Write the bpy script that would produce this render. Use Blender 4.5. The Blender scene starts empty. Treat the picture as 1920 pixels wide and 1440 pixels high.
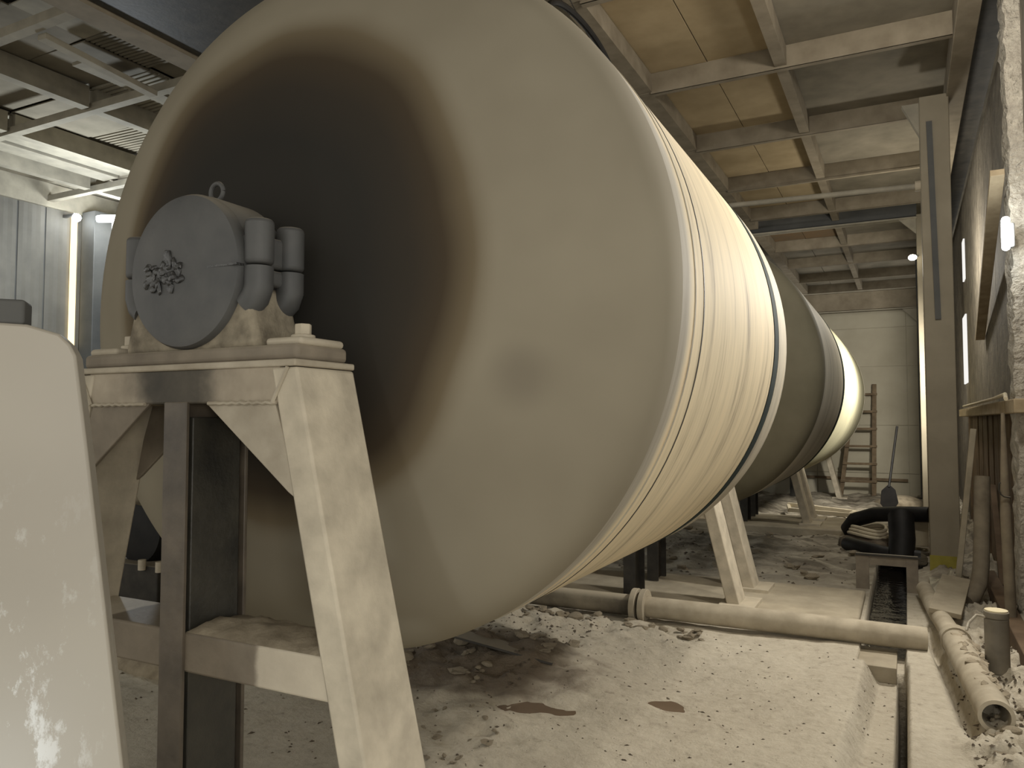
import bpy, bmesh, math, random
import numpy as np
from mathutils import Vector, Matrix

S = bpy.context.scene
COL = S.collection
rnd = random.Random(7)
PI = math.pi

# ------------------------------------------------------------------ camera, world, lights, exposure
EYE = 1.45
cam_d = bpy.data.cameras.new('camera'); cam = bpy.data.objects.new('camera', cam_d); COL.objects.link(cam)
cam_d.sensor_fit = 'HORIZONTAL'; cam_d.sensor_width = 36; cam_d.lens = 36 * 1440 / 1920
cam_d.clip_start = .05; cam_d.clip_end = 200
cam.location = (0, 0, EYE)
cam.rotation_euler = (PI / 2 + math.atan(68 / 1440), 0, math.atan(740 / math.hypot(1440, 68)))
S.camera = cam

w = bpy.data.worlds.new('world'); S.world = w; w.use_nodes = True
bg = w.node_tree.nodes['Background']; bg.inputs[0].default_value = (.92, .90, .84, 1); bg.inputs[1].default_value = .55

def light(name, kind, loc, power, color=(1, 1, 1), size=.1, target=None, spot=None, blend=.5):
    d = bpy.data.lights.new(name, kind); d.energy = power; d.color = color
    o = bpy.data.objects.new(name, d); COL.objects.link(o); o.location = loc
    if kind == 'AREA': d.size = size
    else: d.shadow_soft_size = size
    if kind == 'SPOT': d.spot_size = spot; d.spot_blend = blend
    if target is not None:
        o.rotation_euler = (Vector(target) - Vector(loc)).to_track_quat('-Z', 'Y').to_euler()
    return o

WARM = (1, .95, .87); COOL = (.86, .94, 1)
light('lamp_overhead', 'POINT', (.22, 4.6, 4.1), 82, WARM, .14)
light('lamp_beside_camera', 'POINT', (.75, -.6, 1.6), 40, WARM, .30)
light('lamp_right_wall_light', 'SPOT', (.48, 6.15, 2.72), 150, WARM, .12, (-1.2, 4.0, .9), 2.3, .7)
light('lamp_far_light', 'SPOT', (.30, 11.7, 2.2), 230, (1, .96, .87), .15, (-2.2, 14.8, 1.6), 2.3, .6)
light('middle_drum_fill', 'POINT', (.12, 10.3, 3.3), 48, (1, .95, .84), .12)  # added unseen fill that brightens the middle drum and the roof near it
light('flood_lamp_glow', 'POINT', (.57, 6.2, 2.76), 2.5, COOL, .05)
light('lamp_left_wall_light', 'POINT', (-8.8, 6.0, 3.5), 120, COOL, .12)
light('guard_fill_low_left', 'POINT', (-1.15, .30, .40), 6, COOL, .10)  # added unseen light to brighten the lower part of the guard plate

vs = S.view_settings
vs.view_transform = 'Standard'; vs.look = 'None'; vs.gamma = 1; vs.use_curve_mapping = False
vs.exposure = 0.85

# ------------------------------------------------------------------ materials
def lin(r, g, b):
    f = lambda c: (c / 12.92 if c <= .04045 else ((c + .055) / 1.055) ** 2.4)
    return (f(r / 255), f(g / 255), f(b / 255), 1)

class NT:
    def __init__(s, name):
        s.m = bpy.data.materials.new(name); s.m.use_nodes = True
        s.t = s.m.node_tree; s.b = s.t.nodes['Principled BSDF']
    def n(s, typ, **kw):
        x = s.t.nodes.new(typ)
        for k, v in kw.items(): setattr(x, k, v)
        return x
    def l(s, a, b): s.t.links.new(a, b)
    def coord(s, scale=(1, 1, 1), kind='Object'):
        tc = s.n('ShaderNodeTexCoord'); mp = s.n('ShaderNodeMapping')
        mp.inputs['Scale'].default_value = scale
        s.l(tc.outputs[kind], mp.inputs[0]); return mp.outputs[0]
    def noise(s, scale, detail=4, vec=None, rough=.55):
        x = s.n('ShaderNodeTexNoise'); x.inputs['Scale'].default_value = scale
        x.inputs['Detail'].default_value = detail; x.inputs['Roughness'].default_value = rough
        s.l(vec if vec is not None else s.coord(), x.inputs['Vector']); return x.outputs['Fac']
    def ramp(s, fac, stops):
        r = s.n('ShaderNodeValToRGB'); e = r.color_ramp.elements
        while len(e) < len(stops): e.new(.5)
        for i, (p, c) in enumerate(stops):
            e[i].position = p; e[i].color = c if len(c) == 4 else (*c, 1)
        s.l(fac, r.inputs[0]); return r.outputs[0]
    def mix(s, fac, a, b):
        x = s.n('ShaderNodeMix', data_type='RGBA')
        for v, i in ((fac, 0), (a, 6), (b, 7)):
            if hasattr(v, 'is_linked') or isinstance(v, bpy.types.NodeSocket): s.l(v, x.inputs[i])
            else: x.inputs[i].default_value = v
        return x.outputs[2]
    def math(s, op, a, b=None):
        x = s.n('ShaderNodeMath', operation=op)
        for v, i in ((a, 0), (b, 1)):
            if v is None: continue
            if isinstance(v, bpy.types.NodeSocket): s.l(v, x.inputs[i])
            else: x.inputs[i].default_value = v
        return x.outputs[0]
    def bump(s, h, strength=.3, dist=.01):
        x = s.n('ShaderNodeBump'); x.inputs['Strength'].default_value = strength; x.inputs['Distance'].default_value = dist
        s.l(h, x.inputs['Height']); s.l(x.outputs[0], s.b.inputs['Normal'])
    def base(s, c):
        if isinstance(c, bpy.types.NodeSocket): s.l(c, s.b.inputs['Base Color'])
        else: s.b.inputs['Base Color'].default_value = c
    def rough(s, v, metal=0, spec=.3):
        if isinstance(v, bpy.types.NodeSocket): s.l(v, s.b.inputs['Roughness'])
        else: s.b.inputs['Roughness'].default_value = v
        s.b.inputs['Metallic'].default_value = metal; s.b.inputs['Specular IOR Level'].default_value = spec
    def up(s, lo=.55, hi=.95):
        g = s.n('ShaderNodeNewGeometry'); sp = s.n('ShaderNodeSeparateXYZ'); s.l(g.outputs['Normal'], sp.inputs[0])
        mr = s.n('ShaderNodeMapRange'); mr.inputs[1].default_value = lo; mr.inputs[2].default_value = hi
        s.l(sp.outputs[2], mr.inputs[0]); return mr.outputs[0]

DUST = lin(176, 165, 143)
def simple(name, a, b, scale=6, rough=.8, metal=0, spec=.25, bump=.25, bscale=40, bdist=.006, dust=0, dustcol=DUST, detail=5):
    t = NT(name)
    f = t.ramp(t.noise(scale, detail), [(.32, a), (.68, b)])
    if dust:
        k = t.math('MULTIPLY', t.up(), dust)
        f = t.mix(k, f, dustcol)
    t.base(f); t.rough(rough, metal, spec)
    if bump: t.bump(t.noise(bscale, 6), bump, bdist)
    return t.m

def emit(name, c, k):
    t = NT(name); t.base((0, 0, 0, 1)); t.b.inputs['Emission Color'].default_value = c; t.b.inputs['Emission Strength'].default_value = k
    return t.m

M = {}
M['beam_tan'] = simple('dusty_beam', lin(112, 102, 85), lin(132, 122, 104), 5, .85, bump=.15, bscale=25)
M['beam_grey'] = simple('dusty_grey_beam', lin(128, 122, 108), lin(150, 143, 126), 5, .85, bump=.15, bscale=25)
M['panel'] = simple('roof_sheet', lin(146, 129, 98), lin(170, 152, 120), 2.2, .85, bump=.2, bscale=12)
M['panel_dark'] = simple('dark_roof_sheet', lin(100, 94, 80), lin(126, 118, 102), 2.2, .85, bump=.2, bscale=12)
M['panel_rust'] = simple('rusty_roof_sheet', lin(122, 98, 70), lin(108, 94, 74), 2.5, .85, bump=.2, bscale=12)
M['steel_dust'] = simple('dusty_steel', lin(150, 140, 122), lin(176, 166, 147), 7, .75, bump=.35, bscale=28, bdist=.006, dust=.6, spec=.3)
M['leg_pale'] = simple('pale_dusty_steel', lin(168, 158, 139), lin(197, 186, 164), 9, .7, bump=.4, bscale=30, bdist=.006, dust=.5, spec=.3)
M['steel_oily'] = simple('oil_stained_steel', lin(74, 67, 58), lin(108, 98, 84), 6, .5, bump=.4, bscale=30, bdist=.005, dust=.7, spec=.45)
M['housing'] = simple('bearing_iron', lin(68, 68, 67), lin(86, 85, 82), 5, .55, bump=.25, bscale=45, bdist=.003, dust=.75, dustcol=lin(150, 142, 126), spec=.45)
M['grease'] = simple('black_grease', lin(44, 44, 44), lin(62, 61, 58), 20, .2, spec=.6, bump=.6, bscale=50, bdist=.01)
M['housing_mud'] = simple('muddy_iron', lin(100, 92, 78), lin(150, 140, 120), 14, .8, bump=.7, bscale=30, bdist=.01, dust=.5)
M['concrete'] = simple('dusty_concrete', lin(150, 140, 120), lin(174, 163, 141), 5, .9, bump=.4, bscale=25, bdist=.01)
M['pipe_dusty'] = simple('dusty_pipe', lin(150, 140, 120), lin(174, 163, 142), 8, .8, bump=.4, bscale=22, bdist=.006)
M['pole'] = simple('dusty_pole', lin(126, 117, 99), lin(148, 138, 118), 8, .8, bump=.3, bscale=22)
M['pipe_wall'] = simple('brown_dusty_pipe', lin(104, 95, 80), lin(128, 118, 100), 8, .8, bump=.3, bscale=22)
M['pipe_dark'] = simple('dark_dusty_pipe', lin(64, 58, 50), lin(140, 130, 110), 3, .8, bump=.4, bscale=22, bdist=.006, dust=.8)
M['mud'] = simple('dried_mud', lin(128, 117, 98), lin(162, 150, 128), 12, .95, bump=.6, bscale=30, bdist=.01)
M['mud_dark'] = simple('dark_damp_mud', lin(66, 57, 47), lin(104, 93, 77), 12, .8, bump=.6, bscale=30, bdist=.01)
M['black'] = simple('black_rubber', lin(18, 17, 16), lin(30, 28, 26), 8, .55, bump=.3, bscale=20)
M['dark_steel'] = simple('dark_steel', lin(44, 42, 38), lin(66, 62, 55), 8, .6, bump=.25, bscale=30, dust=.5)
M['column'] = simple('grey_column', lin(126, 117, 99), lin(140, 131, 112), 2.5, .7, bump=.1, bscale=20)
M['column_dark'] = simple('dark_column', lin(72, 72, 70), lin(88, 87, 83), 2.5, .7, bump=.1, bscale=20)
M['pillar'] = simple('rough_render', lin(158, 150, 136), lin(190, 182, 166), 18, .85, bump=1.0, bscale=26, bdist=.05, detail=8)
M['wall_sheet'] = simple('wall_sheet', lin(92, 89, 82), lin(110, 106, 97), 2, .6, bump=.08, bscale=6)
M['plank'] = simple('brown_plank', lin(84, 68, 52), lin(112, 94, 74), 4, .85, bump=.3, bscale=20)
M['sheet_right'] = simple('mottled_wall_sheet', lin(92, 86, 76), lin(124, 116, 102), 7, .8, bump=.6, bscale=24, bdist=.02)
M['partition'] = simple('partition_board', lin(158, 151, 132), lin(172, 165, 146), 1.6, .85, bump=.1, bscale=10)
M['wood'] = simple('dusty_timber', lin(146, 130, 104), lin(172, 156, 128), 9, .85, bump=.3, bscale=30)
M['ladder_wood'] = simple('brown_timber', lin(92, 78, 60), lin(120, 104, 82), 9, .8, bump=.3, bscale=30, dust=.8)
M['yellow'] = simple('yellow_paint', lin(128, 120, 50), lin(150, 140, 66), 9, .8, bump=.3, bscale=30)
M['slab'] = simple('dusty_slab', lin(140, 130, 111), lin(160, 150, 129), 7, .9, bump=.35, bscale=30)
M['plastic'] = simple('dusty_plastic_film', lin(150, 142, 126), lin(178, 170, 152), 7, .35, bump=.5, bscale=16, bdist=.02, spec=.5)
M['hose_pale'] = simple('pale_hose', lin(186, 174, 148), lin(204, 192, 166), 8, .7, bump=.2)
M['can'] = simple('grey_flask', lin(104, 98, 86), lin(138, 130, 114), 5, .5, metal=.0, bump=.2, bscale=40, dust=.5)
M['lid'] = simple('pale_lid', lin(196, 184, 150), lin(210, 198, 166), 8, .5, bump=.1)
M['white_lamp'] = emit('lamp_white', (.90, .96, 1, 1), 40)
M['warm_strip'] = emit('warm_glow_strip', (1, .78, .38, 1), 1.3)
M['pale_strip'] = emit('pale_daylight_strip', (.92, .90, .86, 1), .55)
M['warm_lamp'] = emit('lamp_warm', (1, .93, .75, 1), 12)
M['lamp_body'] = simple('lamp_body', lin(90, 90, 88), lin(110, 108, 104), 8, .5)

def puddle_mat():
    t = NT('muddy_water'); t.base(t.ramp(t.noise(4), [(.3, lin(98, 82, 66)), (.7, lin(112, 95, 78))])); t.rough(.12, 0, .4)
    t.bump(t.noise(3), .05, .01); return t.m
M['puddle'] = puddle_mat()
def water_mat():
    t = NT('dark_drain_water'); t.base(lin(30, 27, 23)); t.rough(.06, 0, .6); t.bump(t.noise(9, 3), .35, .02); return t.m
M['water'] = water_mat()

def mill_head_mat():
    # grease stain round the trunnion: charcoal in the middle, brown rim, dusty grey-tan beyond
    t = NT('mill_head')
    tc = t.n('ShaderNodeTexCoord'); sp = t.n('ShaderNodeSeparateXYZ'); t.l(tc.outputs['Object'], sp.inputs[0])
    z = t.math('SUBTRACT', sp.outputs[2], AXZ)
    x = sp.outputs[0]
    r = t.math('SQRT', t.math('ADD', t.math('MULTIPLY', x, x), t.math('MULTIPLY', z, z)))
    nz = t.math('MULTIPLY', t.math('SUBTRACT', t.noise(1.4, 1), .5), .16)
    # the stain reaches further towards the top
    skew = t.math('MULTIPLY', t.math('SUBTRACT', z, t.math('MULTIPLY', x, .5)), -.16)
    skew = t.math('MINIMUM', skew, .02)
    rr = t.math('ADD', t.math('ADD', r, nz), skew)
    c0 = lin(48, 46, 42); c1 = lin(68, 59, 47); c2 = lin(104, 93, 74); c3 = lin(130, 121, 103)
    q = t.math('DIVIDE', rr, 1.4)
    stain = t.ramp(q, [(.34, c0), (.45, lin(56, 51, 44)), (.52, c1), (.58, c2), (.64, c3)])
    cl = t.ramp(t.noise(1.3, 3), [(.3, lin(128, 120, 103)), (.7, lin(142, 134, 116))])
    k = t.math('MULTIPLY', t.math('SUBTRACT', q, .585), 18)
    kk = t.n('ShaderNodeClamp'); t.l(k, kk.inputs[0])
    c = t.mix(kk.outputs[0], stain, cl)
    # small round spot near the rim
    dx = t.math('SUBTRACT', x, .93); dz = t.math('ADD', z, .325)
    d = t.math('SQRT', t.math('ADD', t.math('MULTIPLY', dx, dx), t.math('MULTIPLY', dz, dz)))
    sk = t.n('ShaderNodeMapRange'); sk.interpolation_type = 'SMOOTHSTEP'
    sk.inputs[1].default_value = .02; sk.inputs[2].default_value = .14; sk.inputs[3].default_value = .4; sk.inputs[4].default_value = 0
    t.l(d, sk.inputs[0])
    c = t.mix(sk.outputs[0], c, lin(104, 96, 84))
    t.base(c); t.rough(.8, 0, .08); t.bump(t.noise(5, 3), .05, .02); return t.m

def shell_mat(name, cols, scale=9, front=None, rough=.7):
    # dust wiped into rings round the shell: colour varies along the axis only
    t = NT(name)
    v = t.coord((.35, 1, .35))
    big = t.noise(scale, 5, t.coord((.12, 1, .12)), .7)
    fine = t.noise(scale * 6, 3, t.coord((.05, 1, .05)), .6)
    f = t.math('ADD', t.math('MULTIPLY', big, .72), t.math('MULTIPLY', fine, .28))
    c = t.ramp(f, [(.34, cols[0]), (.46, cols[1]), (.56, cols[2]), (.68, cols[3])])
    if front is not None:
        tc = t.n('ShaderNodeTexCoord'); sp = t.n('ShaderNodeSeparateXYZ'); t.l(tc.outputs['Object'], sp.inputs[0])
        g = t.math('ADD', sp.outputs[1], t.math('MULTIPLY', t.math('SUBTRACT', t.noise(4, 3, t.coord((1, .3, 1))), .5), .05))
        mr = t.n('ShaderNodeMapRange'); mr.interpolation_type = 'SMOOTHSTEP'
        mr.inputs[1].default_value = front[0]; mr.inputs[2].default_value = front[1]
        t.l(g, mr.inputs[0])
        grey = t.ramp(f, [(.38, front[2]), (.60, front[3])])
        c = t.mix(mr.outputs[0], grey, c)
    t.base(c); t.rough(rough, 0, .18)
    t.bump(fine, .12, .004); return t.m

# ------------------------------------------------------------------ mesh helpers
class B:
    def __init__(s): s.v = []; s.f = []
    def add(s, vs_, fs):
        o = len(s.v); s.v += [Vector(p) for p in vs_]; s.f += [tuple(i + o for i in f) for f in fs]; return s
    def box(s, x0, x1, y0, y1, z0, z1, M_=None):
        p = [Vector((x, y, z)) for z in (z0, z1) for y in (y0, y1) for x in (x0, x1)]
        if M_ is not None: p = [M_ @ q for q in p]
        return s.add(p, [(0, 2, 3, 1), (4, 5, 7, 6), (0, 1, 5, 4), (2, 6, 7, 3), (0, 4, 6, 2), (1, 3, 7, 5)])
    def bar(s, a, b, wx, wz=None, up=(0, 0, 1)):
        a = Vector(a); b = Vector(b); wz = wz or wx; d = (b - a).normalized(); u = Vector(up)
        if abs(d.dot(u)) > .98: u = Vector((0, 1, 0))
        sd = d.cross(u).normalized(); u = sd.cross(d).normalized(); p = []
        for c in (a, b):
            for i, j in ((-1, -1), (1, -1), (1, 1), (-1, 1)): p.append(c + sd * i * wx / 2 + u * j * wz / 2)
        return s.add(p, [(0, 1, 2, 3), (7, 6, 5, 4), (0, 4, 5, 1), (1, 5, 6, 2), (2, 6, 7, 3), (3, 7, 4, 0)])
    def prism(s, poly, y0, y1, plane='xz'):
        n = len(poly); mk = (lambda p, t: (p[0], t, p[1])) if plane == 'xz' else ((lambda p, t: (t, p[0], p[1])) if plane == 'yz' else (lambda p, t: (p[0], p[1], t)))
        vs_ = [mk(p, y0) for p in poly] + [mk(p, y1) for p in poly]
        return s.add(vs_, [tuple(range(n)), tuple(range(2 * n - 1, n - 1, -1))] + [(i, i + n, (i + 1) % n + n, (i + 1) % n) for i in range(n)])
    def tube(s, pts, r, n=12, cap=True, radii=None):
        pts = [Vector(p) for p in pts]; rings = []; prev = None
        for i, p in enumerate(pts):
            d = (pts[min(i + 1, len(pts) - 1)] - pts[max(i - 1, 0)]).normalized()
            if prev is None:
                u = Vector((0, 0, 1)) if abs(d.z) < .9 else Vector((1, 0, 0))
                u = (u - d * u.dot(d)).normalized()
            else:
                u = (prev - d * prev.dot(d)).normalized()
            prev = u; v = d.cross(u); rr = radii[i] if radii else r
            rings.append([p + (u * math.cos(2 * PI * k / n) + v * math.sin(2 * PI * k / n)) * rr for k in range(n)])
        o = len(s.v); s.v += [q for r_ in rings for q in r_]
        for i in range(len(pts) - 1):
            for k in range(n):
                a = o + i * n + k; b = o + i * n + (k + 1) % n
                s.f.append((a, b, b + n, a + n))
        if cap:
            s.f.append(tuple(o + k for k in range(n - 1, -1, -1))); s.f.append(tuple(o + (len(pts) - 1) * n + k for k in range(n)))
        return s
    def hollow(s, a, b, ro, ri, n=24):
        a = Vector(a); b = Vector(b); d = (b - a).normalized(); u = Vector((0, 0, 1)) if abs(d.z) < .9 else Vector((1, 0, 0))
        u = (u - d * u.dot(d)).normalized(); v = d.cross(u); o = len(s.v)
        for c, r in ((a, ro), (b, ro), (b, ri), (a, ri)):
            s.v += [c + (u * math.cos(2 * PI * k / n) + v * math.sin(2 * PI * k / n)) * r for k in range(n)]
        for q in range(4):
            for k in range(n):
                s.f.append((o + q * n + k, o + q * n + (k + 1) % n, o + ((q + 1) % 4) * n + (k + 1) % n, o + ((q + 1) % 4) * n + k))
        return s
    def lathe(s, prof, cx, cz, n=128, closed=False):
        # prof: (radius, y) along a Y axis through (cx, cz)
        o = len(s.v)
        for r, y in prof:
            s.v += [Vector((cx + r * math.cos(2 * PI * k / n), y, cz + r * math.sin(2 * PI * k / n))) for k in range(n)]
        for i in range(len(prof) - 1):
            for k in range(n):
                a = o + i * n + k; b = o + i * n + (k + 1) % n
                s.f.append((a, b, b + n, a + n))
        if not closed:
            s.f.append(tuple(o + k for k in range(n - 1, -1, -1))); s.f.append(tuple(o + (len(prof) - 1) * n + k for k in range(n)))
        return s
    def cyl(s, cx, cy, z0, z1, r, n=20, top=None):
        top = r if top is None else top; o = len(s.v)
        for z, q in ((z0, r), (z1, top)):
            s.v += [Vector((cx + q * math.cos(2 * PI * k / n), cy + q * math.sin(2 * PI * k / n), z)) for k in range(n)]
        s.f += [(o + k, o + (k + 1) % n, o + n + (k + 1) % n, o + n + k) for k in range(n)]
        s.f += [tuple(o + k for k in range(n - 1, -1, -1)), tuple(o + n + k for k in range(n))]
        return s
    def blob(s, c, r, seed=0, jag=.3, sub=2):
        bm = bmesh.new(); bmesh.ops.create_icosphere(bm, subdivisions=sub, radius=1); g = random.Random(seed)
        ph = [(Vector((g.uniform(-1, 1), g.uniform(-1, 1), g.uniform(-1, 1))), g.uniform(0, 6)) for _ in range(5)]
        pts = []
        for v in bm.verts:
            k = 1 + jag * sum(math.sin(3 * v.co.dot(p) + q) for p, q in ph) / 2.5
            pts.append(Vector((v.co.x * r[0] * k + c[0], v.co.y * r[1] * k + c[1], v.co.z * r[2] * k + c[2])))
        fs = [tuple(v.index for v in f.verts) for f in bm.faces]; bm.free()
        return s.add(pts, fs)

WORLD = {}
def obj(name, b, mat, parent=None, origin=None, bevel=0, smooth=True, seg=2):
    if parent is not None: o0 = WORLD[parent.name]
    else: o0 = Vector(origin) if origin is not None else Vector(((min(p.x for p in b.v) + max(p.x for p in b.v)) / 2, (min(p.y for p in b.v) + max(p.y for p in b.v)) / 2, min(p.z for p in b.v)))
    me = bpy.data.meshes.new(name); me.from_pydata([p - o0 for p in b.v], [], b.f)
    bm = bmesh.new(); bm.from_mesh(me); bmesh.ops.recalc_face_normals(bm, faces=bm.faces); bm.to_mesh(me); bm.free()
    me.materials.append(mat)
    if smooth:
        for p in me.polygons: p.use_smooth = True
        me.set_sharp_from_angle(angle=.6)
    o = bpy.data.objects.new(name, me); COL.objects.link(o)
    if parent is not None: o.parent = parent
    else: o.location = o0
    WORLD[o.name] = o0
    if bevel:
        m = o.modifiers.new('bevel', 'BEVEL'); m.width = bevel; m.segments = seg; m.limit_method = 'ANGLE'
    return o
def tag(o, label, cat, group=None, kind=None):
    o['label'] = label; o['category'] = cat
    if group: o['group'] = group
    if kind: o['kind'] = kind
    return o
def thing(name, loc, label, cat, group=None):
    o = bpy.data.objects.new(name, None); COL.objects.link(o); o.location = loc; o.empty_display_size = .1
    WORLD[o.name] = Vector(loc); return tag(o, label, cat, group)
def struct(name, b, mat, **k):
    o = obj(name, b, mat, **k); o['kind'] = 'structure'; return o
def share(src, parent, loc):
    c = src.copy(); COL.objects.link(c); c.parent = parent; c.location = Vector(loc) - WORLD[parent.name]; return c

def vnoise(x, y, seed):
    xi = np.floor(x).astype(np.int64); yi = np.floor(y).astype(np.int64); xf = x - xi; yf = y - yi
    def h(a, b):
        n = (a * 374761393 + b * 668265263 + seed * 974634777) & 0x7fffffff
        n = ((n ^ (n >> 13)) * 1274126177) & 0x7fffffff
        return ((n ^ (n >> 16)) & 0xffff) / 65535.
    u = xf * xf * (3 - 2 * xf); v = yf * yf * (3 - 2 * yf)
    return (h(xi, yi) * (1 - u) + h(xi + 1, yi) * u) * (1 - v) + (h(xi, yi + 1) * (1 - u) + h(xi + 1, yi + 1) * u) * v - .5
def fbm(x, y, seed, o=4):
    r = 0; a = 1; f = 1
    for i in range(o): r = r + a * vnoise(x * f, y * f, seed + i); a *= .5; f *= 2.03
    return r

# ------------------------------------------------------------------ floor (dried slurry, drain channel, kerb, rubble bank)
def sm(a, b, x): t = np.clip((x - a) / (b - a), 0, 1); return t * t * (3 - 2 * t)
def ground(x, y):
    z = fbm(x * .9, y * .9, 3, 4) * .035 + fbm(x * 7, y * 7, 5, 3) * .010
    rough = sm(6.9, 8.2, y)
    z += rough * (fbm(x * 2.2, y * 2.2, 9, 5) * .13)
    near_mill = np.exp(-(((x + 2.3) / .75) ** 2 + ((y - 4.1) / .55) ** 2))
    z += near_mill * (.08 + fbm(x * 5, y * 5, 21, 4) * .11)
    z += np.exp(-(((x + 2.5) / 1.2) ** 2 + ((y - 5.1) / .35) ** 2)) * (.03 + fbm(x * 8, y * 8, 23, 4) * .10)
    z += np.exp(-(((x + 1.95) / .6) ** 2 + ((y - 3.2) / .5) ** 2)) * fbm(x * 6, y * 6, 27, 4) * .05
    z -= np.exp(-(((x + 1.2) / .55) ** 2 + ((y - 4.4) / .28) ** 2)) * .05       # scraped dish
    for px, py, rx, ry in ((-1.72, 3.58, .20, .13), (-1.14, 3.93, .13, .085)):
        z -= np.exp(-(((x - px) / rx) ** 2 + ((y - py) / ry) ** 2)) * .035
    lf = sm(-3.2, -4.5, x); z += lf * fbm(x * 2, y * 2, 31, 5) * .16
    flat = sm(-.55, -.40, x) * sm(.12, .05, x); z = z * (1 - .7 * flat)
    # drain
    edge = -.375 + .10 * sm(2.0, 5.2, y)
    front = sm(5.25, 5.18, y)
    inch = sm(0, .10, x - edge) * sm(-.012, -.05, x)
    z -= inch * front * (.085 + .05 * sm(3, 5, y))
    slot = sm(-.085, -.072, x) * sm(-.030, -.040, x); z -= slot * front * .55 
    deep = sm(-.305, -.285, x) * sm(-.028, -.045, x) * sm(5.55, 6.25, y) * sm(10.6, 10.3, y); z -= deep * .42
    z -= sm(-.305, -.285, x) * sm(-.028, -.045, x) * sm(5.18, 5.25, y) * sm(6.25, 5.55, y) * .08
    # bank on the right
    bank = sm(.17 + .10 * fbm(y * 2, y * 0, 41, 3), .30, x); z += bank * (.03 + fbm(x * 9, y * 9, 43, 5) * .10 + fbm(x * 22, y * 22, 47, 3) * .05)
    gut = np.exp(-((x - (.335 - (y - 4.3) * .078 - .085)) / .035) ** 2) * sm(4.1, 4.4, y) * sm(6.3, 5.9, y); z -= gut * .12
    return z
def grid_mesh(name, xs, ys, mat):
    X, Y = np.meshgrid(xs, ys); Z = ground(X, Y); n = len(xs); m = len(ys)
    me = bpy.data.meshes.new(name); me.vertices.add(n * m)
    me.vertices.foreach_set('co', np.stack([X, Y, Z], -1).astype(np.float32).ravel())
    i = (np.arange(m - 1)[:, None] * n + np.arange(n - 1)[None]).ravel()
    q = np.stack([i, i + 1, i + 1 + n, i + n], -1).astype(np.int32)
    me.loops.add(q.size); me.loops.foreach_set('vertex_index', q.ravel())
    me.polygons.add(len(q)); me.polygons.foreach_set('loop_start', np.arange(0, q.size, 4, dtype=np.int32))
    me.polygons.foreach_set('use_smooth', np.ones(len(q), dtype=bool))
    me.update(calc_edges=True); me.validate(); me.materials.append(mat)
    o = bpy.data.objects.new(name, me); COL.objects.link(o); o['kind'] = 'structure'; return o
def floor_mat():
    t = NT('dried_slurry_floor')
    a = t.ramp(t.noise(1.1, 6), [(.30, lin(166, 157, 139)), (.55, lin(186, 177, 158)), (.75, lin(198, 190, 171))])
    mott = t.ramp(t.noise(16, 8, None, .7), [(.30, lin(96, 85, 69)), (.42, lin(170, 160, 141)), (.6, lin(190, 181, 162))])
    c = t.mix(.45, a, mott)
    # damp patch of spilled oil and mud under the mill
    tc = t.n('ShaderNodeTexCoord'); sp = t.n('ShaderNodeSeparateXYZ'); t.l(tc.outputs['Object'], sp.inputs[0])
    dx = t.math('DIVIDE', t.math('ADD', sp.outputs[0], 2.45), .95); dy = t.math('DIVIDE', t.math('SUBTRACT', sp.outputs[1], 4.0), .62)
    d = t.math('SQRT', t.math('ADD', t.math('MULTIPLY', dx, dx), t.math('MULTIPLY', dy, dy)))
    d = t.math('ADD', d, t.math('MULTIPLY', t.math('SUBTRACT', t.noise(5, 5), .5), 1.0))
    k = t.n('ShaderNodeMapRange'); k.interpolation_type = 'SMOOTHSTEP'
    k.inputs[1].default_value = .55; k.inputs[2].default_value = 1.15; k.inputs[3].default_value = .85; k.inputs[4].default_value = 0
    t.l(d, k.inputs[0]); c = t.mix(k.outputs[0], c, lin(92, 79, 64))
    # damp, darker ground further down the hall and on the left
    far = t.n('ShaderNodeMapRange'); far.inputs[1].default_value = 6.6; far.inputs[2].default_value = 8.5; far.inputs[4].default_value = .75
    t.l(sp.outputs[1], far.inputs[0])
    blot = t.math('MULTIPLY', far.outputs[0], t.ramp(t.noise(2.6, 7, t.coord((.6, 1.6, 1)), .65), [(.40, (1, 1, 1)), (.62, (.1, .1, .1))]))
    c = t.mix(blot, c, lin(70, 62, 51))
    t.base(c); t.rough(.9, 0, .2); t.bump(t.noise(26, 9, None, .65), .8, .02); return t.m
M['floor'] = floor_mat()
xs = np.concatenate([np.linspace(-13, -4.6, 60), np.linspace(-4.5, -.50, 190), np.linspace(-.48, .02, 84), np.linspace(.03, 1.2, 84), np.linspace(1.3, 3, 6)])
ys = np.concatenate([np.linspace(-3, 1.4, 20), np.linspace(1.5, 7, 300), np.linspace(7.03, 18, 200)])
floor = grid_mesh('floor', xs, ys, M['floor'])

# ------------------------------------------------------------------ roof: beams, purlins and sheets
ZB = 4.58                                                # underside of the purlins
cl = B().box(-13, 1.6, -2.5, 24, 5.05, 5.09); ceiling = struct('ceiling', cl, M['panel_dark'], origin=(0, 0, 0))
cross_r = [3.45, 5.25, 7.05, 8.85, 10.62, 12.35, 14.9, 16.65, 18.5, 20.2, 22.0]
for y in cross_r:
    b = B().box(-2.12, .43, y, y + .012, ZB, ZB + .20).box(-2.12, .43, y - .004, y + .07, ZB, ZB + .014)
    obj('cross_beam', b, M['beam_tan'], ceiling)
for x, wd, y0, y1 in ((-.98, .10, 1.5, 22.5), (-2.27, .16, 1.5, 22.5)):
    for i in range(len(cross_r) - 1):
        a, c = cross_r[i] + .014, cross_r[i + 1] - .006
        obj('purlin', B().box(x, x + wd, a, c, ZB + .02, ZB + .19), M['beam_tan'], ceiling)
obj('roof_panel', B().box(.56, .80, 1.5, 22.5, ZB + .22, ZB + .24), M['dark_steel'], ceiling)
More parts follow.
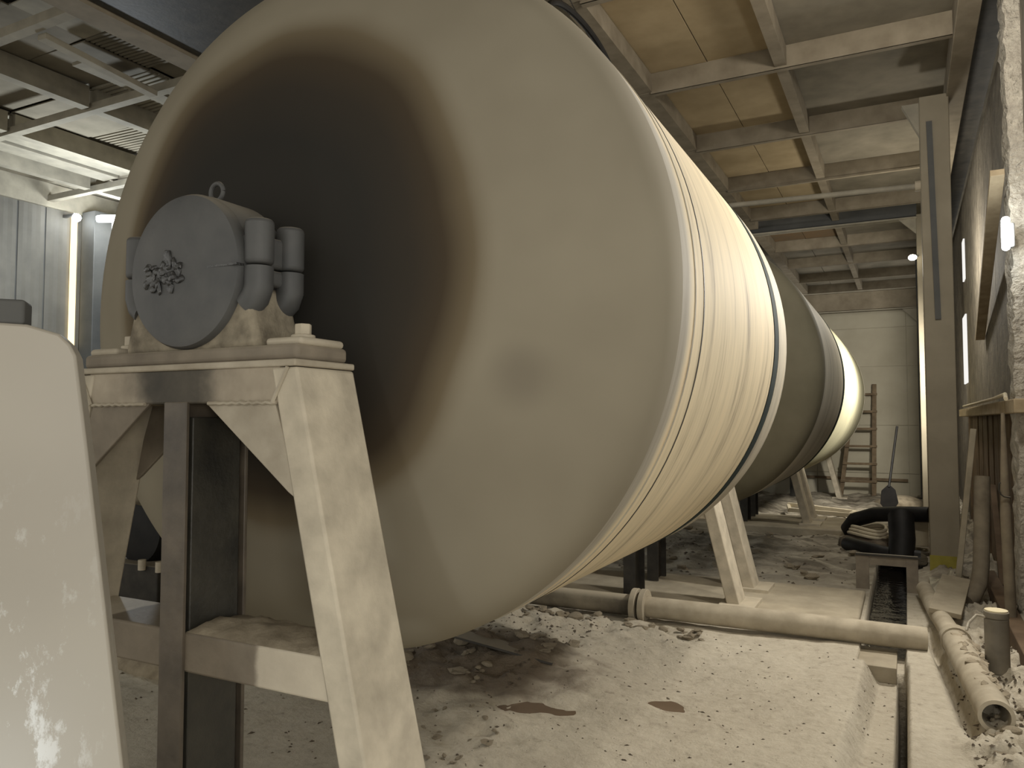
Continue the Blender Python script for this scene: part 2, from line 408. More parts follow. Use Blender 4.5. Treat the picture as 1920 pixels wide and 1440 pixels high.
obj('wall_plate', B().box(.40, .56, 1.5, 22.5, ZB - .06, ZB + .34), M['beam_tan'], ceiling, bevel=.006)
ycell = [1.5] + cross_r + [23.5]
for i in range(len(ycell) - 1):
    a, c = ycell[i], ycell[i + 1]
    for x0, x1, nm in ((-2.12, -1.585, 'p'), (-1.575, -.93, 'p'), (-.92, .40, 'q')):
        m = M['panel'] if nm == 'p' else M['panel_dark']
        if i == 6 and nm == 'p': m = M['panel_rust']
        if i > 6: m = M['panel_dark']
        z = ZB + .20 + rnd.uniform(0, .008)
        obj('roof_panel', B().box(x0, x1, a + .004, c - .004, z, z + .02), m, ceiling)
for x0, x1 in ((-5.2, -3.75), (-3.74, -2.2)):
    for i in range(len(ycell) - 1):
        obj('roof_panel', B().box(x0, x1, ycell[i] + .005, ycell[i + 1] - .005, ZB + .22, ZB + .24), M['panel_dark'], ceiling)
# left part of the roof
for y in (3.62, 4.92, 6.7, 8.5):
    obj('cross_beam', B().box(-11.2, -5.5, y - .03, y + .06, ZB + .03, ZB + .11), M['beam_grey'], ceiling)
for x, wd, dp in ((-7.45, .12, .22), (-8.86, .12, .22), (-10.05, .12, .2)):
    cuts = [1.6, 3.58, 4.88, 6.65, 8.45, 11]
    for a, c in zip(cuts[:-1], cuts[1:]):
        obj('purlin', B().box(x, x + wd, a + .06, c - .02, ZB + .05, ZB + .05 + dp), M['beam_grey'], ceiling)
obj('main_beam', B().box(-5.40, -4.2, 1.0, 16, ZB + .02, ZB + .2), M['dark_steel'], ceiling, bevel=.01)
obj('beam_flange', B().box(-5.66, -5.41, 1.0, 16, ZB - .01, ZB + .045), M['beam_tan'], ceiling)
obj('eave_beam', B().box(-11.25, -10.95, 1, 16, ZB - .05, ZB + .3), M['beam_grey'], ceiling, bevel=.01)
lx = [-11.0, -10.0, -8.8, -7.4, -6.5, -5.5]
ly = [1.6, 3.6, 4.25, 4.92, 5.8, 6.7, 8.5, 11]
for i in range(len(lx) - 1):
    for j in range(len(ly) - 1):
        z = ZB + .28 + rnd.uniform(0, .05); tl = rnd.uniform(-.012, .012)
        Mx = Matrix.Translation(((lx[i] + lx[i + 1]) / 2, (ly[j] + ly[j + 1]) / 2, z)) @ Matrix.Rotation(tl * 2, 4, 'Y') @ Matrix.Rotation(tl, 4, 'X')
        hx = (lx[i + 1] - lx[i]) / 2 - .004; hy = (ly[j + 1] - ly[j]) / 2 - .006
        b = B()
        if (i + j) % 3 == 0:
            nn = 14; st = 2 * hy / nn                     # corrugated sheet
            for k in range(nn): b.box(-hx, hx, -hy + k * st, -hy + (k + .55) * st, -.018, .0, Mx)
        b.box(-hx, hx, -hy, hy, 0, .012, Mx)
        obj('roof_panel', b, M['beam_grey'] if (i * 2 + j) % 4 == 1 else M['panel_dark'], ceiling, smooth=False)
# loose timber and sheet ends lodged between the left purlins
tag(obj('timber_board', B().box(-6.75, -6.55, 4.3, 5.9, ZB + .12, ZB + .155), M['beam_grey'], bevel=.004), 'short grey board lodged under the roof sheets at upper left', 'board')
tag(obj('timber_board', B().bar((-6.25, 3.72, ZB + .02), (-6.33, 4.84, ZB - .02), .10, .05), M['beam_grey'], bevel=.004), 'dusty board with a dark end hanging below the upper left roof', 'board')
tag(obj('timber_board', B().box(-9.6, -9.3, 5.0, 6.6, ZB + .10, ZB + .15).box(-9.25, -8.95, 5.0, 6.6, ZB + .12, ZB + .16), M['beam_grey'], bevel=.004), 'pair of rough boards laid across the purlins above the left lamp', 'board')

# portal frames across the hall
def frame_beam(name, y, z0, z1, x0, x1, label, web='column_dark'):
    t = thing(name, ((x0 + x1) / 2, y, z0), label, 'beam')
    obj('web', B().box(x0, x1, y + .07, y + .085, z0, z1), M[web], t)
    for z in (z0, z1 - .02): obj('flange', B().box(x0, x1, y, y + .16, z, z + .02), M['beam_grey'], t)
    obj('knee_brace', B().prism([(x1, z0), (x1 - .24, z0), (x1, z0 - .24)], y + .06, y + .1), M['beam_grey'], t)
    return t
frame_beam('portal_beam', 12.95, 4.50, 4.92, -4.6, .20, 'deep dark steel beam crossing the roof behind the first drum')
frame_beam('header_beam', 16.15, 3.55, 3.95, -4.6, .21, 'pale lower beam along the top of the far partition wall', 'beam_tan')

# black loop hung from the long purlin over the cream drum
t = thing('rubber_loop', (-2.17, 4.95, 4.55), 'black rubber loop hanging from the purlin above the cream drum', 'loop')
obj('loop', B().tube([(-1.98 + .05 * math.cos(a), 4.95 + .46 * math.cos(a), 4.10 + .16 * math.sin(a) - .05 * math.cos(a)) for a in np.linspace(0, 2 * PI, 41)], .022, 10, False), M['black'], t)
for yy in (4.75, 5.15): obj('strap', B().bar((-2.0, yy, 4.23), (-2.17, yy, 4.595), .03, .006), M['dark_steel'], t)

# hanging cross pipe under the roof
t = thing('roof_pipe', (-1, 8.3, 3.66), 'thin grey pipe running across below the roof to the big column', 'pipe')
obj('pipe', B().tube([(-3.2, 8.3, 3.78), (.18, 8.3, 3.71), (.24, 8.3, 3.67), (.25, 8.3, 3.5)], .028, 12), M['beam_grey'], t)
obj('clamp', B().hollow((.12, 8.3, 3.71), (.17, 8.3, 3.71), .05, .028).box(.20, .33, 8.27, 8.33, 3.62, 3.66), M['pipe_dusty'], t)

# ------------------------------------------------------------------ walls
def sheet_wall(name, x, segs, z0, z1, mat, face, w_=.39, y0=2.0):
    base = struct(name, B().box(x - .02 if face > 0 else x + .01, x - .01 if face > 0 else x + .02, y0, segs, z0, z1), M['column_dark'], origin=(x, 0, 0))
    y = y0
    while y < segs - .05:
        e = min(y + w_, segs); b = B(); prof = []
        n = 6
        for k in range(n + 1):
            yy = y + .012 + (e - y - .024) * k / n
            prof.append((yy, .006 * (k % 2)))
        pts = [(yy, d) for yy, d in prof] + [(yy, -.012) for yy, d in reversed(prof)]
        b.prism([(x + face * d, yy) for yy, d in pts], z0, z1, 'xy')
        obj('wall_sheet', b, mat, base, smooth=False); y = e
    return base
wl = sheet_wall('wall_left', -11.0, 12.0, 0, 4.6, M['wall_sheet'], 1)
st = struct('window_1', B().box(-10.975, -10.955, 7.04, 7.13, 2.55, 4.5), M['warm_strip'])
struct('lit_slab_glow', B().box(-10.975, -10.955, 7.45, 7.75, 1.9, 2.5), M['warm_strip'])  # glowing box stands for a lit slab behind the post, no opening here
struct('trim_1', B().box(-10.97, -10.93, 7.4, 8.2, 2.5, 2.62), M['beam_grey'])
p = thing('wall_post', (-10.75, 7.32, 0), 'dark upright post against the left wall beside the bright lamp', 'post')
obj('shaft', B().box(-10.90, -10.60, 7.16, 7.46, 0, 4.55), M['column_dark'], p, bevel=.01)
obj('base_plate', B().box(-11.0, -10.5, 7.06, 7.56, -.05, .06), M['column_dark'], p)

# right wall: planks below, sheets above, girt between
wr = struct('wall_right', B().box(.80, .83, 4.4, 17, 0, 4.7), M['sheet_right'], origin=(0, 0, 0))
y = 4.5
while y < 12.4:
    wdt = rnd.uniform(.17, .24)
    obj('plank', B().box(.775 - rnd.uniform(0, .012), .80, y, y + wdt - .012, .02, 1.5), M['plank'], wr, bevel=.004); y += wdt
obj('girt', B().box(.66, .775, 6.3, 12.5, 1.50, 1.60), M['wood'], wr, bevel=.008)
y = 5.0
while y < 12.4:
    obj('wall_sheet', B().box(.785, .80, y, y + .88, 1.62, 4.62), M['sheet_right'], wr); y += .9
obj('sill', B().box(.56, .66, 4.3, 8.0, -.02, .13), M['plank'], wr, bevel=.006)
struct('window_3', B().box(.765, .784, 12.5, 12.8, 3.45, 4.02), M['pale_strip'])
struct('window_4', B().box(.765, .784, 12.5, 13.1, 1.98, 2.95), M['pale_strip'])

# far partition
wb = struct('wall_back', B().box(-5.5, .8, 16.62, 16.66, -.1, 3.98), M['partition'], origin=(0, 16.6, 0))
zs = [-.1, .42, 1.35, 2.50, 3.26, 3.60]
for i in range(5):
    for j, (a, c) in enumerate(((-5.4, -3.2), (-3.19, -1.62), (-1.61, .02), (.03, .78))):
        obj('panel', B().box(a, c, 16.60, 16.62, zs[i] + .006, zs[i + 1] - .006), M['partition'], wb, bevel=.003)
struct('wall_back.001', B().box(-13, 1.6, 23.6, 23.7, 0, 5.1), M['panel_dark'])

# columns
def column(y, label, x0=.17, x1=.42, top=4.56, mat='column'):
    t = thing('steel_column', ((x0 + x1) / 2, y + .15, 0), label, 'column')
    sh = obj('shaft', B().box(x0, x1, y, y + .28, -.05, top), M[mat], t, bevel=.008); t['shaft'] = sh.name
    obj('base_plate', B().box(x0 - .06, x1 + .06, y - .06, y + .34, -.03, .025), M['dark_steel'], t)
    return t
c1 = column(8.25, 'wide grey column with a yellow foot in front of the right wall')
obj('yellow_foot', B().box(.165, .425, 8.243, 8.252, 0, .19), M['yellow'], bpy.data.objects[c1['shaft']])
obj('bracket', B().prism([(.17, 4.2), (.02, 4.52), (.17, 4.52)], 8.3, 8.4), M['beam_grey'], c1)
obj('lapped_strip', B().bar((.25, 8.225, 4.3), (.285, 8.235, 2.4), .05, .012, (0, 1, 0)), M['column_dark'], bpy.data.objects[c1['shaft']])
c2 = column(12.98, 'pale lit edge of the second column, seen left of the wide grey column', .19, .43)
c3 = column(16.2, 'far dark column standing against the partition at the right', .21, .44, 4.56, 'column_dark')

# rough pillar at the right edge of the picture
def pillar():
    n = 20; rows = 120; b = B(); g = random.Random(3)
    Z = np.linspace(-.05, 4.7, rows); K = np.arange(n)
    for i, z in enumerate(Z):
        for k in K:
            s_ = k / n * 4; q = int(s_); f = s_ - q; c = [(-1, -1), (1, -1), (1, 1), (-1, 1), (-1, -1)]
            px = c[q][0] + (c[q + 1][0] - c[q][0]) * f; py = c[q][1] + (c[q + 1][1] - c[q][1]) * f
            dd = float(vnoise(np.array([k * 1.3 + 50.]), np.array([z * 16.]), 5)[0]) * .035
            if (k % n) in (0,): dd += 0
            b.v.append(Vector((.69 + .16 + px * (.16 + dd), 6.45 + .16 + py * (.16 + dd), z)))
    for i in range(rows - 1):
        for k in range(n): b.f.append((i * n + k, i * n + (k + 1) % n, (i + 1) * n + (k + 1) % n, (i + 1) * n + k))
    b.f.append(tuple(range(n - 1, -1, -1))); b.f.append(tuple((rows - 1) * n + k for k in range(n)))
    return tag(obj('pillar', b, M['pillar']), 'rough lumpy rendered pillar at the right edge beside the bright lamp', 'pillar')
pillar()

# ------------------------------------------------------------------ the three mills
AX, AXZ, R = -1.99, 1.913, 1.35
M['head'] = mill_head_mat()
CREAM = [lin(132, 120, 101), lin(196, 181, 151), lin(209, 193, 161), lin(211, 187, 152)]
M['shell_cream'] = shell_mat('cream_shell', CREAM, 5, (.22, .30, lin(134, 126, 111), lin(164, 157, 142)), .72)
M['shell_silver'] = shell_mat('silver_grey_shell', [lin(160, 155, 140), lin(184, 178, 162), lin(196, 190, 174), lin(206, 200, 184)], 4)
M['shell_yellow'] = shell_mat('pale_yellow_shell', [lin(118, 113, 92), lin(144, 139, 115), lin(152, 147, 121), lin(158, 152, 126)], 4)
M['ring_grey'] = shell_mat('grey_ring', [lin(138, 130, 116), lin(160, 152, 136), lin(176, 168, 150), lin(154, 146, 130)], 16)
M['hoop'] = simple('black_green_hoop', lin(34, 42, 40), lin(46, 54, 52), 4, .8, spec=.1, bump=.1)
M['head_dark'] = simple('dark_head', lin(96, 91, 74), lin(112, 106, 88), 2, .75, bump=.1, bscale=8)

def rel(prof, y): return [(r * R, y + d) for r, d in prof]
HEAD = [(.10, -.40), (.14, -.395), (.20, -.382), (.30, -.355), (.42, -.318), (.55, -.275), (.68, -.22), (.80, -.17), (.88, -.125), (.94, -.08), (.974, -.030), (.991, .025), (.999, .085), (1, .15)]
def mill(yr, label, shell, head, ring, stripes, length=2.68, rear=None):
    t = thing('ball_mill', (AX, yr, 0), label, 'drum')
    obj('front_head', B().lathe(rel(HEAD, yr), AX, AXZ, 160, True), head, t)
    y0, y1 = yr + .15, yr + length - .15
    b = B().lathe([(R, y0), (R, y0 + .25), (R, y0 + .6), (R, y1 - .5), (R, y1 - .2), (R, y1)], AX, AXZ, 160, True); obj('shell', b, shell, t)
    obj('rear_head', B().lathe([(r * R, yr + length - d) for r, d in HEAD][::-1], AX, AXZ, 160, True), rear or ring, t)
    for a, wdt, h_, mm in stripes:
        obj('hoop', B().lathe([(R - .01, yr + a), (R + h_, yr + a), (R + h_, yr + a + wdt), (R - .01, yr + a + wdt)], AX, AXZ, 160, True), mm, t)
    for a, c in ((yr - .60, yr - .38), (yr + length + .38, yr + length + .60)):
        obj('journal', B().lathe([(.12, a), (.12, c)], AX, AXZ, 32), M['dark_steel'], t)
    return t
Y1, Y2, Y3 = 2.32, 7.27, 12.2
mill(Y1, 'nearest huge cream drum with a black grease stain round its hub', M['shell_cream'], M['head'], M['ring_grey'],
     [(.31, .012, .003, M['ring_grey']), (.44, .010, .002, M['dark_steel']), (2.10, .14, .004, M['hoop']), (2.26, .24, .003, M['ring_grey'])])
mill(Y2, 'middle drum with dark olive end, between the cream and yellow drums', M['shell_silver'], M['head_dark'], M['ring_grey'],
     [(2.32, .20, .004, M['hoop'])], rear=M['hoop'])
mill(Y3, 'farthest drum, pale yellow with a thin grey rim', M['shell_yellow'], M['shell_yellow'], M['ring_grey'], [(2.42, .10, .003, M['ring_grey'])])

# ------------------------------------------------------------------ bearing stands
def stand(y, label, near=False, zb=-.02):
    t = thing('bearing_stand', (AX, y + .125, 0), label, 'stand')
    d = .25; c = AX
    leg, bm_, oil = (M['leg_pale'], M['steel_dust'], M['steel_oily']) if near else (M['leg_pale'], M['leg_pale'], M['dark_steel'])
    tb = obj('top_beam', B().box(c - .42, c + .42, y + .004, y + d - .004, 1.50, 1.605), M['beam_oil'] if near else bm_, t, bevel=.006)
    obj('top_plate', B().box(c - .484, c + .484, y - .004, y + d + .006, 1.602, 1.622), bm_, t, bevel=.005)
    for s_ in (-1, 1):
        obj('leg', B().prism([(c + s_ * .39, 1.60), (c + s_ * .485, 1.60), (c + s_ * (.885 - (zb + .06) * .241), zb), (c + s_ * (.79 - (zb + .06) * .241), zb)], y, y + d), leg, t, bevel=.008)
        for yy in (y + .006, y + d - .02):
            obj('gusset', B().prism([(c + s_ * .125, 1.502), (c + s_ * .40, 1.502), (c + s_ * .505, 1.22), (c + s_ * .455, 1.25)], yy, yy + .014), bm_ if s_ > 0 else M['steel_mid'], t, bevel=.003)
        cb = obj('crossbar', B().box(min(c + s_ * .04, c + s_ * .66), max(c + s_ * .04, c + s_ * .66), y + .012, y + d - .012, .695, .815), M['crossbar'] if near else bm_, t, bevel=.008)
        b = B()
        if near and s_ > 0:     # mud heaped on the crossbar
            nx, ny = 26, 12; X0, X1 = c + .05, c + .635
            for j in range(ny + 1):
                for i in range(nx + 1):
                    u = i / nx; v = j / ny; xx = X0 + (X1 - X0) * u; yy = y + .014 + (d - .03) * v
                    h_ = .008 + .020 * math.sin(PI * min(1, v * 1.05)) * (.6 + .4 * math.sin(2.2 * u + .8)) + .016 * float(fbm(np.array([xx * 18]), np.array([yy * 18]), 3)[0])
                    if j in (0, ny) or i in (0,): h_ = .001
                    b.v.append(Vector((xx, yy, .813 + h_)))
            for j in range(ny):
                for i in range(nx): a = j * (nx + 1) + i; b.f.append((a, a + 1, a + nx + 2, a + nx + 1))
            o = obj('mud_heap', b, M['mud'], cb); o['kind'] = 'stuff'
        obj('foot', B().box(c + s_ * .84 - .13, c + s_ * .84 + .13, y - .05, y + d + .05, zb - .005, zb + .02), bm_, t)
    # post: H section
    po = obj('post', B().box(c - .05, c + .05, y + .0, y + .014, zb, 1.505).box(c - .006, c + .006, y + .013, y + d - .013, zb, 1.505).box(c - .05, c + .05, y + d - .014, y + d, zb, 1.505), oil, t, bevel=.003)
    if near:
        o = obj('post_plate', B().box(c + .006, c + .045, y + .03, y + d - .03, .0, 1.46), M['steel_oily2'], po, bevel=.004)
        for s_ in (1, -1):
            obj('weld', B().tube([(c + s_ * (.14 + .27 * k / 16), y + .002 + .002 * math.sin(k * 2.1), 1.500 + .002 * math.sin(k * 3.3)) for k in range(17)], .006, 6), bm_, tb)
            obj('weld', B().tube([(c + s_ * (.40 + .055 * k / 8), y - .002, 1.50 + .10 * k / 8) for k in range(9)], .006, 6), bm_, tb)
    return t
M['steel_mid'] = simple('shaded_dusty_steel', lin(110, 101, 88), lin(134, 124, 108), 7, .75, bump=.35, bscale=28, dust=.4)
M['steel_oily2'] = simple('oil_wet_steel', lin(42, 41, 37), lin(70, 67, 58), 5, .45, bump=.5, bscale=34, bdist=.006, spec=.45)
def two_tone_beam(name, cx, half, soft, edge_noise, clean, oil):
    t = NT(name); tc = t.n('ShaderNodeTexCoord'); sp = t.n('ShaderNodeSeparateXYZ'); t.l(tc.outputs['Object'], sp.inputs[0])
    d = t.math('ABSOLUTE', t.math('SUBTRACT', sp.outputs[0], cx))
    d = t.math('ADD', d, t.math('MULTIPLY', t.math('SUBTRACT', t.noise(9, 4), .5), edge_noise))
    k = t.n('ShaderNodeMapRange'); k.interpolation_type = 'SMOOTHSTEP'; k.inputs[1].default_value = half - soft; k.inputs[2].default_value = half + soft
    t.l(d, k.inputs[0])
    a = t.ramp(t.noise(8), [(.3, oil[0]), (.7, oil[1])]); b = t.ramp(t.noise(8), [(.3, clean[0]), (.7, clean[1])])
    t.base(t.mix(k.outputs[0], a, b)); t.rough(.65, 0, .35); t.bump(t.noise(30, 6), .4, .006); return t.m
CL = (lin(142, 131, 113), lin(170, 158, 138))
M['beam_oil'] = two_tone_beam('oil_streaked_beam', -.02, .17, .08, .18, CL, (lin(62, 58, 50), lin(84, 78, 67)))
M['crossbar'] = two_tone_beam('two_tone_crossbar', 0, .34, .012, .05, (lin(176, 165, 146), lin(192, 181, 160)), (lin(112, 102, 87), lin(130, 119, 102)))  # darker near the post, paler towards the legs, with an uneven edge
stand(1.62, 'nearest tall A shaped steel stand carrying the dark round bearing', True)
stand(5.92, 'stand under the back end of the cream drum, its foot behind the floor pipe', zb=.06)
stand(6.55, 'stand just behind the cream drum, carrying the front of the olive drum', zb=.06)
stand(10.75, 'stand under the back end of the olive drum, near the far end of the hall', zb=.085)
stand(11.35, 'slim lit stand carrying the front of the pale yellow drum', zb=.085)
stand(15.75, 'last stand under the pale yellow drum close to the ladder')

# ------------------------------------------------------------------ bearings
def half_disc(c, r, y0, y1, up, n=28, extra=None):
    pts = [(c[0] + r * math.cos(a), c[1] + r * math.sin(a)) for a in (np.linspace(0, PI, n) if up else np.linspace(PI, 2 * PI, n))]
    return B().prism(pts, y0, y1)
def bearing(y, label, mirror=1, near=False):
    t = thing('bearing_housing', (AX, y + .13, 1.622), label, 'bearing')
    c = (AX, AXZ); f = lambda d: y + d
    H = M['housing']
    # turned end cover, slightly domed
    ec = obj('end_cover', B().lathe([(.001, f(.0)), (.12, f(.001)), (.21, f(.005)), (.236, f(.012)), (.243, f(.026)), (.243, f(.05))], c[0], c[1], 72), H, t)
    up = B(); n = 36
    prof = [(.236, .05), (.242, .06), (.242, .20), (.225, .235), (.17, .25)]
    for r, d in prof: up.v += [Vector((c[0] + r * math.cos(PI * k / n), f(d), c[1] + .004 + r * math.sin(PI * k / n))) for k in range(n + 1)]
    for i in range(len(prof) - 1):
        for k in range(n): a = i * (n + 1) + k; up.f.append((a, a + 1, a + n + 2, a + n + 1))
    obj('upper_cap', up, H, t)
    lo = B(); 
    for r, d in prof: lo.v += [Vector((c[0] + r * math.cos(PI + PI * k / n), f(d), c[1] - .004 + r * math.sin(PI + PI * k / n))) for k in range(n + 1)]
    for i in range(len(prof) - 1):
        for k in range(n): a = i * (n + 1) + k; lo.f.append((a, a + 1, a + n + 2, a + n + 1))
    obj('lower_housing', lo, H, t)
    for s_ in (-1, 1):
        obj('flange', B().box(min(c[0] + s_ * .2, c[0] + s_ * .275), max(c[0] + s_ * .2, c[0] + s_ * .275), f(.04), f(.215), 1.86, c[1] - .003), H, t, bevel=.012, seg=3)
        obj('flange', B().box(min(c[0] + s_ * .2, c[0] + s_ * .275), max(c[0] + s_ * .2, c[0] + s_ * .275), f(.04), f(.215), c[1] + .003, 2.01), H, t, bevel=.012, seg=3)
        for d in (.065, .195):
            x = c[0] + s_ * .268
            obj('bolt_boss', B().cyl(x, f(d), c[1] + .003, 2.055, .043, 24), H, t, bevel=.014, seg=3)
            obj('bolt_boss', B().tube([(x, f(d), c[1] - .003), (x, f(d), 1.85), (x - s_ * .012, f(d), 1.822), (x - s_ * .04, f(d), 1.80)], .043, 20), H, t)
    obj('pedestal', B().prism([(c[0] - .30, 1.66), (c[0] + .30, 1.66), (c[0] + .245, 1.86), (c[0] - .245, 1.86)], f(.035), f(.225)), M['housing_mud'], t, bevel=.02, seg=3)
    bp = obj('base_plate', B().box(c[0] - .47, c[0] + .47, f(.012), f(.235), 1.622, 1.668), M['steel_mid'] if near else H, t, bevel=.014, seg=3)
    for s_ in (-1, 1):
        obj('base_pad', B().box(c[0] + s_ * .40 - .07, c[0] + s_ * .40 + .07, f(.03), f(.22), 1.665, 1.69), M['steel_dust'], bp, bevel=.012, seg=3)
        b = B().cyl(c[0] + s_ * .385, f(.13), 1.69, 1.705, .036, 20).cyl(c[0] + s_ * .385, f(.13), 1.705, 1.738, .026, 6)
        obj('bolt', b, M['leg_pale'], bp, bevel=.003)
    # lifting eye
    ring = B().tube([(c[0] + .028 * math.cos(a), f(.14), 2.195 + .028 * math.sin(a)) for a in np.linspace(0, 2 * PI, 25)], .0075, 10, False).cyl(c[0], f(.14), 2.145, 2.17, .014, 12)
    obj('eye_bolt', ring, H, t)
    if near:
        b = B()
        for k in range(34):
            a = rnd.uniform(0, 6.28); q = rnd.uniform(0, 1) ** .5
            b.blob((c[0] - .075 + .085 * q * math.cos(a), f(.0), c[1] - .005 + .055 * q * math.sin(a)), (rnd.uniform(.007, .018), rnd.uniform(.004, .009), rnd.uniform(.008, .022)), k, .4, 2)
        g = obj('grease_lump', b, M['grease'], ec); g['label'] = 'wet black grease oozing from the cover'; g['kind'] = 'stuff'
        obj('split_line', B().box(c[0] + .0, c[0] + .243, f(.001), f(.03), c[1] - .0035, c[1] + .0035), M['grease'], ec)
    return t
bearing(1.625, 'dark round bearing with a lifting eye on the nearest stand', near=True)
bearing(5.925, 'bearing at the back end of the cream drum, hidden behind it')
bearing(6.555, 'bearing at the front of the olive drum, behind the cream drum')
bearing(10.755, 'bearing at the back end of the olive drum')
bearing(11.355, 'bearing at the front of the pale yellow drum')
bearing(15.755, 'bearing at the back of the pale yellow drum by the partition')

# ------------------------------------------------------------------ grey steel guard close on the left
def guard():
    P = [(-1.775, .858, .50), (-1.515, 1.155, .45), (-1.588, 1.071, 1.378), (-1.606, 1.050, 1.59), (-1.614, 1.041, 1.615), (-1.628, 1.025, 1.637), (-1.668, .979, 1.655), (-1.792, .838, 1.662)]
    n = Vector((.75, -.66, 0)).normalized(); t = thing('steel_guard', (-1.72, .92, 0), 'smooth pale steel guard plate filling the left edge, in front of everything', 'guard')
    f = [Vector(p) for p in P]; f[0].z = f[1].z = 0; f[1] = Vector((-1.478, 1.198, 0)); f[0] = Vector((-1.86, .75, 0)); f[7] = Vector((-1.86, .75, 1.664))
    b = B(); k = len(f); b.add([p for p in f] + [p - n * .10 for p in f], [tuple(range(k)), tuple(range(2 * k - 1, k - 1, -1))] + [(i, (i + 1) % k, (i + 1) % k + k, i + k) for i in range(k)])
    obj('plate', b, M['guard'], t, bevel=.006)
    u = Vector((.66, .75, 0)).normalized(); c0 = Vector((-1.668, .979, 1.66)) - u * .10 - n * .03
    Mx = Matrix.Translation(c0) @ Matrix(((u.x, n.x, 0, 0), (u.y, n.y, 0, 0), (0, 0, 1, 0), (0, 0, 0, 1)))
    obj('cap_block', B().box(-.12, .095, -.05, .028, -.005, .048, Mx), M['column_dark'], t, bevel=.006)
    return t
def guard_mat():
    tt = NT('guard_steel_painted_glints')
    c = tt.ramp(tt.noise(1.2, 2), [(.35, lin(150, 143, 130)), (.65, lin(166, 159, 145))])
    sp = tt.ramp(tt.noise(17, 7, tt.coord((1, 1, .5)), .75), [(.555, (0, 0, 0)), (.64, (1, 1, 1))])  # pale glints painted into the colour, strongest low and to the left
    tc = tt.n('ShaderNodeTexCoord'); s3 = tt.n('ShaderNodeSeparateXYZ'); tt.l(tc.outputs['Object'], s3.inputs[0])
    k = tt.n('ShaderNodeMapRange'); k.inputs[1].default_value = 1.35; k.inputs[2].default_value = .75; tt.l(s3.outputs[2], k.inputs[0])
    kx = tt.n('ShaderNodeMapRange'); kx.inputs[1].default_value = .17; kx.inputs[2].default_value = .02; tt.l(s3.outputs[0], kx.inputs[0])
    m = tt.math('MULTIPLY', tt.math('MULTIPLY', sp, k.outputs[0]), kx.outputs[0])
    tt.base(tt.mix(m, c, lin(226, 228, 226))); tt.rough(.42, .0, .45); tt.bump(tt.noise(3, 2), .08, .02); return tt.m
M['guard'] = guard_mat()
guard()

# ------------------------------------------------------------------ things left, seen through the stand
t = thing('electric_motor', (-5.6, 4.7, 0), 'dark motor with a dusty grey top, seen through the near stand', 'motor')
b = B().lathe([(.05, 4.2), (.27, 4.22), (.30, 4.3), (.30, 5.0), (.27, 5.08), (.05, 5.1)], -5.6, .56, 40); obj('casing', b, M['black'], t)
obj('cowl', B().blob((-5.55, 4.5, .86), (.34, .42, .13), 3, .1, 3), M['housing_mud'], t)
obj('plinth', B().box(-6.0, -5.2, 4.1, 5.2, -.1, .31), M['dark_steel'], t, bevel=.01)
for k in range(2): obj('bolt', B().cyl(-5.35 + .2 * k, 4.08, .28, .36, .03, 12), M['leg_pale'], t)
tag(obj('mud_mound', B().blob((-4.1, 3.4, .02), (.55, .35, .16), 11, .3, 4), M['mud']), 'low grey mud mound on the floor left of the near stand', 'mound')

# ------------------------------------------------------------------ floor things
def water_disc(name, c, rx, ry, z, mat, seed, n=40):
    g = random.Random(seed); ph = [g.uniform(0, 6) for _ in range(3)]; pts = []
    for k in range(n):
        a = 2 * PI * k / n; q = 1 + .12 * math.sin(2 * a + ph[0]) + .06 * math.sin(3 * a + ph[1]) + .03 * math.sin(7 * a + ph[2])
        pts.append((c[0] + rx * q * math.cos(a), c[1] + ry * q * math.sin(a)))
    return obj(name, B().prism(pts, z - .006, z, 'xy'), mat)
gz = lambda x, y: float(ground(np.array([[x]]), np.array([[y]]))[0, 0])
tag(water_disc('puddle', (-1.72, 3.58), .22, .13, gz(-1.72, 3.58) + .012, M['puddle'], 2), 'larger brown puddle on the floor nearest the stand leg', 'puddle')
tag(water_disc('puddle', (-1.14, 3.93), .12, .075, gz(-1.14, 3.93) + .012, M['puddle'], 5), 'smaller brown puddle in the middle of the bare floor', 'puddle')
tag(obj('drain_water', B().box(-.30, -.03, 5.7, 10.4, -.30, -.115), M['water']), 'dark shiny water standing in the narrow floor drain', 'water', kind='stuff')

tag(water_disc('puddle', (.04, 9.0), .11, .55, gz(.04, 8.6) + .05, M['water'], 9), 'shiny dark puddle between the drain and the wide column', 'puddle')
# concrete plinth under the second pair of stands
t = tag(obj('concrete_plinth', B().box(-3.2, -.33, 5.78, 7.0, -.1, .055), M['concrete'], bevel=.02), 'low flat concrete plinth behind the floor pipe, beside the drain', 'plinth')
tag(obj('concrete_plinth', B().box(-3.2, -.55, 10.5, 11.8, -.1, .08), M['concrete'], bevel=.02), 'far concrete plinth under the olive drum stands', 'plinth')

# big floor pipe across the hall
t = thing('floor_pipe', (-1.4, 5.55, 0), 'long dusty pipe lying across the floor and over the drain', 'pipe')
obj('pipe', B().tube([(-3.4, 5.44, .10), (-1.78, 5.50, .09)], .075, 24), M['pipe_dark'], t)
obj('pipe', B().tube([(-1.76, 5.50, .09), (-.6, 5.56, .075), (.0, 5.585, .065), (.085, 5.59, .063)], .075, 24), M['pipe_dusty'], t)
for x in (-1.80, -1.735):
    obj('coupling', B().hollow((x - .022, 5.50, .09), (x + .022, 5.50, .09), .125, .074, 28), M['pipe_dusty'], t, bevel=.004)

